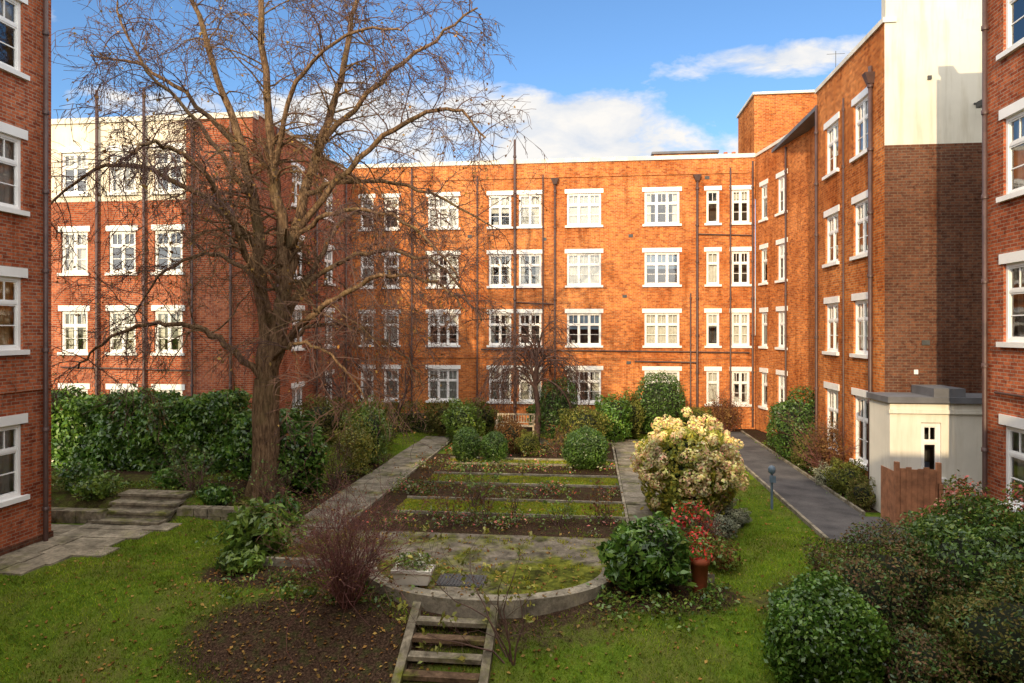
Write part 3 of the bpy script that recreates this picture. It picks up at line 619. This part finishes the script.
limbs=[
 ([(.0,0,3.3),(-.15,.1,5.6),(-.35,.2,7.8),(-.8,.3,10),(-1.5,.4,11.8),(-2.5,.5,14.6),(-3,.5,16)],.25,.04),
 ([(.1,0,3.3),(.45,-.1,5.2),(.6,-.1,7.2),(.35,-.2,9.5),(.2,-.3,11.5),(.05,-.3,15),(.1,-.3,16.5)],.28,.04),
 ([(.52,-.1,5.9),(1.0,.3,8.6),(1.6,.6,10.9),(2.0,.8,12.6),(2.4,1,15.2),(2.6,1,16.5)],.19,.04),
 ([(.15,0,3.9),(1.2,-.4,5.0),(2.2,-.8,5.6),(3.6,-1,6.3),(5,-1.2,6.2),(6,-1.4,5.4)],.13,.025),
 ([(.0,0,3.4),(-1.0,-.3,4.5),(-1.9,-.6,5.0),(-3.0,-.8,5.0),(-4.2,-1,4.6),(-5,-1,3.8)],.13,.025),
 ([(-.3,.2,7.2),(-1.6,-.3,8.6),(-3.2,-.8,9.4),(-4.8,-1,9.2),(-5.9,-1.2,8)],.12,.025),
 ([(.75,.1,7.6),(2.4,0,9.4),(4.2,-.3,10.6),(5.6,-.5,10.8),(6.4,-.6,10)],.12,.025),
 ([(-.9,.3,10.1),(-2.6,.3,11.8),(-4.2,.3,12.8),(-5.6,.2,13)],.10,.025),
 ([(1.4,.5,10.3),(3.2,.5,12),(4.8,.5,13.2),(6.0,.5,14)],.10,.025),
 ([(.5,-.1,5.5),(1.8,.6,6.8),(3.4,1,7.2),(5,1.2,6.6),(6,1.4,5.2)],.10,.025),
 ([(.3,0,4.6),(.6,1.5,6.4),(.8,3,8),(1,4.5,9),(1.2,5.5,8.8)],.13,.025),
 ([(.3,-.1,5.0),(.3,-1.6,6.8),(.1,-3,8.4),(-.2,-4.4,9),(-.4,-5.2,8.6)],.12,.025),
 ([(-.2,.1,6.2),(-1.5,.9,7.0),(-3.,1.6,7.2),(-4.6,2.,6.6),(-5.6,2.2,5.4)],.10,.025),
 ([(.3,-.2,9.3),(1.3,-.8,11.5),(2.8,-1.2,12.6),(4.4,-1.4,12.6)],.09,.025),
 ([(-.5,.2,8.7),(-1.6,-.6,10.6),(-2.9,-1,12),(-3.9,-1,14)],.09,.025),
 ([(1.1,.3,8.8),(2.6,1.2,9.4),(4.4,1.8,9.0),(6.2,2.,8)],.09,.025),
 ([(.2,0,4.4),(1.3,.5,5.0),(2.4,.9,4.9),(3.6,1.1,4.2),(4.4,1.2,3.2)],.09,.022),
 ([(.6,0,7.0),(1.8,-.6,7.9),(3.3,-.9,8.1),(4.8,-1.,7.4),(5.8,-1.1,6.2)],.09,.022),
 ([(.1,0,3.8),(.9,-.8,4.4),(1.9,-1.3,4.5),(2.9,-1.5,3.9),(3.5,-1.6,3.0)],.08,.022),
]
tips=[]
for pts,r0,r1 in limbs:
    C=curve([tp(p) for p in pts],5); n=len(C)
    C=[c+Vector((random.gauss(0,.04),random.gauss(0,.04),random.gauss(0,.04))) if 0<i else c for i,c in enumerate(C)]
    rad=[r0+(r1-r0)*(i/(n-1))**.75 for i in range(n)]; mb.tube(C,rad,BARK,9 if r0>.15 else 6)
    tot=sum((C[i+1]-C[i]).length for i in range(n-1)); k=int(tot/.28)
    for c in range(k):
        t=random.uniform(.22,1) ; i=min(int(t*(n-1)),n-2); q=C[i].lerp(C[i+1],random.random())
        ax=(C[i+1]-C[i]).normalized(); sd=Vector((random.gauss(0,1),random.gauss(0,1),random.gauss(.1,.5))); sd=(sd-ax*sd.dot(ax)).normalized()
        grow(mb,q,ax*.5+sd+Vector((0,0,.15)),random.uniform(1.1,3.0)*(1.15-.5*t),max(rad[i]*.3,.017),1,-.28,TWIG if rad[i]<.08 else BARK,tips,3,(7,5),.0085)
mb.obj('trunk_and_branches',tree)
TP=np.array([(p.x,p.y,p.z) for p in tips]); sel=TP[rng.random(len(TP))<.16]; sel=sel+rng.normal(0,.03,sel.shape)
poly_obj('last_leaves',leaves(sel,rng.normal(0,1,sel.shape),.085,.7,.5),[LITTER],None,tree)
tree=empty('weeping_tree'); mb=MB(); bx_,by_=-2.25,28.7; tips=[]
tr=curve([(bx_,by_,-.1),(bx_+.1,by_,1.2),(bx_-.05,by_,2.4),(bx_+.05,by_,3.3)],4); mb.tube(tr,[.14-.05*i/len(tr) for i in range(len(tr))],TWIG,8)
for i in range(24):
    th=random.uniform(0,6.28); z=random.uniform(2.2,3.4); grow(mb,Vector((bx_,by_,z)),Vector((math.cos(th),math.sin(th),1.9)),random.uniform(2.4,3.6),.045,1,-.5,TWIG,tips,3,(10,6),.011)
mb.obj('trunk_and_branches',tree)
tree=empty('small_bare_tree'); mb=MB(); tips=[]
for k in range(5): grow(mb,Vector((-10.6+random.uniform(-.1,.1),29.5,0)),Vector((random.uniform(-.3,.3),random.uniform(-.3,.3),1)),5.5,.07,1,.0,TWIG,tips,3,(10,5),.01)
for k in range(3): grow(mb,Vector((-9.0+random.uniform(-.1,.1),30.5,0)),Vector((random.uniform(-.3,.3),random.uniform(-.3,.3),1)),5,.06,1,.0,TWIG,tips,3,(10,5),.01)
mb.obj('trunk_and_branches',tree)
def twigshrub(name,x,y,h,spread,n,mat,leafm=None,ln=0,ls=.06,kids=(5,3),r=.014,z=None):
    par=empty(name); mb=MB(); tips=[]; z=gz(x,y)-.05 if z is None else z
    for i in range(n):
        th=random.uniform(0,6.28); s=random.random()**.5*spread
        grow(mb,Vector((x+math.cos(th)*s*.25,y+math.sin(th)*s*.25,z)),Vector((math.cos(th)*s,math.sin(th)*s,1)),h*random.uniform(.6,1.05),r,1,.05,mat,tips,3,kids,.004)
    mb.obj('stems',par)
    if leafm:
        T=np.array([(p.x,p.y,p.z) for p in tips]); T=T[rng.integers(0,len(T),ln)]+rng.normal(0,.03,(ln,3)); poly_obj('leaves',leaves(T,rng.normal(0,1,T.shape)+[0,0,.5],ls,.55,.5),[leafm],None,par)
twigshrub('red_twig_shrub',-4.3,11.8,2.0,.5,85,REDTWIG,RUST,900,.045)
twigshrub('sapling_shrub',-1.2,10.8,1.95,.55,6,TWIG,YELG,260,.1,(4,2),.018)
twigshrub('rose_bush',-3.1,18.0,1.3,.4,7,TWIG,LAURELY,260,.07,(4,2))
twigshrub('rose_bush',-1.9,17.2,.9,.4,6,TWIG,YELG,180,.06,(4,2))
twigshrub('rose_bush',-2.6,16.2,1.5,.25,5,TWIG,LAURELY,260,.08,(4,2))
for i in range(9):
    twigshrub('rose_bush',random.uniform(-5.6,.5),random.choice([19.6,22.9,25.8,16.5])+random.uniform(-.5,.5),random.uniform(.6,1.2),.45,6,TWIG,random.choice([LAURELY,YELG,DULL,RUST]),220,.07,(4,2))
twigshrub('rose_bush',-4.6,14.5,.3,.6,5,TWIG,YELG,80,.05,(3,2),z=0)
twigshrub('bare_shrub',-8.3,17.3,1.4,.5,14,TWIG,LAURELY,200,.07)
twigshrub('bare_shrub',7.5,22.6,2.3,.3,30,REDTWIG); twigshrub('bare_shrub',6.4,33.2,2.4,.5,22,REDTWIG)
twigshrub('bare_shrub',-7.7,20,1.6,.5,14,TWIG,YELG,260,.07); twigshrub('bare_shrub',2.4,14.9,1.0,.5,12,REDTWIG,RUST,200,.06,z=0)
twigshrub('bare_shrub',-10.6,17.4,1.5,.5,12,TWIG,LAURELY,150,.07); twigshrub('bare_shrub',-7.9,24.8,2.2,.4,14,TWIG,YELG,200,.07)
P=[];
for i in range(150):
    x=random.uniform(-5.7,.7); y=random.choice([random.uniform(15.7,17.1),random.uniform(18.9,20.5),random.uniform(22.2,23.6),random.uniform(24.9,28)])
    k=random.randint(20,80); s=random.uniform(.08,.24); P.append(np.array([x,y,.03])+rng.normal(0,1,(k,3))*[s,s,.08]+[0,0,.09])
P=np.concatenate(P); poly_obj('bed_planting',leaves(P,np.tile([0,0,1.],(len(P),1)),.08,.5,.7),[LAURELY,DULL,PINKF,GREYL],rng.choice([0,0,0,1,1,1,2,3],len(P)))
P=[]
for i in range(190):
    cx,cy=random.choice([(random.uniform(-18,-12.5),random.uniform(16,19.5)),(random.uniform(-13,-9),random.uniform(16.8,19.3)),(random.uniform(-8.4,-7.3),random.uniform(14,24)),(random.uniform(.2,2.6),random.uniform(11.6,13)),(random.uniform(-7,-3.2),random.uniform(11.8,13)),(random.uniform(7.1,7.9),random.uniform(19.7,30)),(random.uniform(-10,7),random.uniform(32.5,34))])
    k=random.randint(20,60); s=random.uniform(.1,.25); P.append(np.array([cx,cy,gz(cx,cy)+.06])+rng.normal(0,1,(k,3))*[s,s,.07])
P=np.concatenate(P); poly_obj('border_planting',leaves(P,np.tile([0,0,1.],(len(P),1)),.09,.5,.7),[LAUREL,LAURELY,DULL],rng.choice([0,1,2],len(P)))
# ------------------------------------------------------------------ grass
def terrace(x,y): return ((x>-7.25)&(x<2.35)&(y>13.2)&(y<15.65))|((((x+2)/2.55)**2+((y-13.35)/1.85)**2)<1)
def paved(x,y):
    return ((x>-7.3)&(x<-5.9)&(y>13.2)&(y<28.7))|terrace(x,y)|((x>.9)&(x<2.1)&(y>15)&(y<28.7))|((x>-7.2)&(x<2.1)&(y>28.6)&(y<29.7))|((x>5.3)&(x<7.1)&(y>16.1))|((x>6.9)&(y<19)&(y>15.8))|((x<-10.75+(y-13.5)*.15)&(y<16.9)&(y>12.2))|(y>YB)|((x<-12.3)&(y>YL))
def scatter(n,x0,x1,y0,y1,thr=.55):
    x=rng.uniform(x0,x1,n);y=rng.uniform(y0,y1,n); pn=.22*np.sin(x*3.1+np.sin(y*2.3)*1.5)+.18*np.sin(y*4.7+x*1.9)+.1*np.sin(x*9+y*5)*np.sin(y*11-x*3)+.18*rng.normal(0,1,n)
    ok=(~paved(x,y))&(soilmask(x,y)+pn<thr); return x[ok],y[ok]
def blades(name,x,y,h,w,mat):
    n=len(x); z=ground_z(x,y)-.005; a=rng.uniform(0,6.28,n); hh=h*rng.uniform(.5,1.4,n); L_=rng.normal(0,.45,(n,2))*hh[:,None]
    d=np.stack([np.cos(a)*w/2,np.sin(a)*w/2],1)
    V=np.stack([np.stack([x-d[:,0],y-d[:,1],z],1),np.stack([x+d[:,0],y+d[:,1],z],1),np.stack([x+L_[:,0],y+L_[:,1],z+hh],1)],1)
    return poly_obj(name,V,[mat])
x,y=scatter(160000,-13,7.5,8.8,17,.5); x2,y2=scatter(90000,-13,7.5,17,32); 
bd=~((x2>-5.9)&(x2<.95)&(y2>15.6)&(y2<28.5)); blades('lawn_grass',np.concatenate([x,x2[bd]]),np.concatenate([y,y2[bd]]),.055,.018,GRASS)
x3,y3=scatter(60000,-5.1,.9,17.2,25); blades('moss_strip',x3,y3,.04,.02,MOSS)
xt=rng.uniform(-6.8,2.2,500);yt=rng.uniform(11.8,15.6,500); kt=terrace(xt*1.03+.06,yt); xt=xt[kt];yt=yt[kt]; V=[]
for a,b_ in zip(xt[:120],yt[:120]):
    k=25; px=a+rng.normal(0,.05,k);py=b_+rng.normal(0,.05,k); ang=rng.uniform(0,6.28,k); hh=rng.uniform(.02,.07,k)
    V.append(np.stack([np.stack([px-.008*np.cos(ang),py-.008*np.sin(ang),np.full(k,-.02)],1),np.stack([px+.008*np.cos(ang),py+.008*np.sin(ang),np.full(k,-.02)],1),np.stack([px+rng.normal(0,.02,k),py+rng.normal(0,.02,k),hh-.02],1)],1))
poly_obj('terrace_weeds',np.concatenate(V),[MOSS])
n=18000; x=rng.uniform(-12,6,n); y=rng.uniform(9.3,22,n); k=rng.random(n)<(.14+.9*np.exp(-(((x+5.2)/3.2)**2+((y-11.3)/2.2)**2))+.4*np.exp(-(((x+9)/2.5)**2+((y-17.5)/2)**2))+.3*np.exp(-(((x-1.)/2.)**2+((y-12.2)/1.)**2))); x=x[k];y=y[k]
rim=terrace(x,y)&~terrace((x+2)*1.15-2,(y-14)*1.2+14)
z=np.where(terrace(x,y),np.where(rim,.07,.0),ground_z(x,y)+.025)
poly_obj('fallen_leaves',leaves(np.stack([x,y,z],1),np.tile([0,0,1.],(len(x),1)),.065,.7,.35),[LITTER])
# ------------------------------------------------------------------ sky, sun, camera
SUN_EL,PHI=20.,14.
wd=bpy.data.worlds.new('World'); bpy.context.scene.world=wd; wd.use_nodes=True; nt=wd.node_tree; t=NT(nt); nt.nodes.clear()
sky=t.n('ShaderNodeTexSky',sky_type='NISHITA'); sky.sun_disc=False; sky.sun_elevation=R(SUN_EL); sky.sun_rotation=R(180+PHI); sky.air_density=1.0; sky.dust_density=.4; sky.ozone_density=2.
g=t.n('ShaderNodeTexCoord').outputs['Generated']; sp=t.n('ShaderNodeSeparateXYZ',{'Vector':g}); X_,Y_,Z_=sp.outputs
yy=t.math('MAXIMUM',Y_,.05); U=t.math('DIVIDE',X_,yy); W=t.math('DIVIDE',Z_,yy)
cv=t.n('ShaderNodeCombineXYZ',{'X':t.math('MULTIPLY',U,1.),'Y':t.math('MULTIPLY',W,2.2)}).outputs[0]
n1=t.noise(cv,7,7,.6,.3); 
def blob(cu,cw,ru,rw,amp):
    a=t.math('POWER',t.math('ABSOLUTE',t.math('DIVIDE',t.math('SUBTRACT',U,cu),ru)),2.); b=t.math('POWER',t.math('ABSOLUTE',t.math('DIVIDE',t.math('SUBTRACT',W,cw),rw)),2.)
    return t.math('MULTIPLY',t.math('EXPONENT',t.math('MULTIPLY',t.math('ADD',a,b),-1.)),amp)
bl=blob(-.01,.31,.15,.05,.85)
for A in ((.27,.385,.13,.028,.8),(-.65,.35,.35,.04,.6),(-.3,.32,.16,.055,.62),(.05,.24,.5,.045,.6),(-.95,.5,.3,.06,.3)): bl=t.math('ADD',bl,blob(*A))
mk=t.math('MULTIPLY_ADD',t.math('ADD',t.math('MINIMUM',bl,.85),t.math('MULTIPLY',n1,1.5)),3.2,-3.45,True)
front=t.math('GREATER_THAN',Y_,.05); mk=t.math('MULTIPLY',mk,front)
bg=t.n('ShaderNodeBackground',{'Color':t.mix(1.,sky.outputs[0],(.88,1.14,1.38),'MULTIPLY'),'Strength':.15})
cc=t.ramp(n1,[(.35,(.72,.78,.88)),(.58,(1,.97,.93))]); bg2=t.n('ShaderNodeBackground',{'Color':cc,'Strength':1.0})
mx=t.n('ShaderNodeMixShader',{'Fac':mk}); L(t,bg.outputs[0],mx.inputs[1]); L(t,bg2.outputs[0],mx.inputs[2])
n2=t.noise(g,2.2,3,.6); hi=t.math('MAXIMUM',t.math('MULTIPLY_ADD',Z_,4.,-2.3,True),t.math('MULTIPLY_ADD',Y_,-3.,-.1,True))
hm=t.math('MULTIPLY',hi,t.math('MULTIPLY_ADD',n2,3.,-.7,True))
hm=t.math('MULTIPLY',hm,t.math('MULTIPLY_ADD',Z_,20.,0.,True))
bg_fill=t.n('ShaderNodeBackground',{'Color':(1,.97,.92,1),'Strength':3.1}); mx2=t.n('ShaderNodeMixShader',{'Fac':hm}); L(t,mx.outputs[0],mx2.inputs[1]); L(t,bg_fill.outputs[0],mx2.inputs[2])  # unseen bright cloud added overhead and behind camera as ambient fill
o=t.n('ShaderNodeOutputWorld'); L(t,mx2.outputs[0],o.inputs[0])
ld=bpy.data.lights.new('sun','SUN'); ld.energy=4.6; ld.angle=R(.6); ld.color=(1,.77,.47); lo=bpy.data.objects.new('sun',ld); link(lo)
dv=Vector((math.sin(R(PHI))*math.cos(R(SUN_EL)),math.cos(R(PHI))*math.cos(R(SUN_EL)),-math.sin(R(SUN_EL)))); lo.rotation_euler=dv.to_track_quat('-Z','Y').to_euler(); lo.location=(-10,-30,30)
cd=bpy.data.cameras.new('camera'); cd.sensor_width=36; cd.lens=24; cd.clip_end=3000; cd.shift_y=-11.5/1024
co_=bpy.data.objects.new('camera',cd); link(co_); co_.location=(0,0,4.7); co_.rotation_euler=(R(90),0,R(6.52)); bpy.context.scene.camera=co_
sc=bpy.context.scene; sc.view_settings.view_transform='Standard'; sc.view_settings.look='None'; sc.view_settings.exposure=0
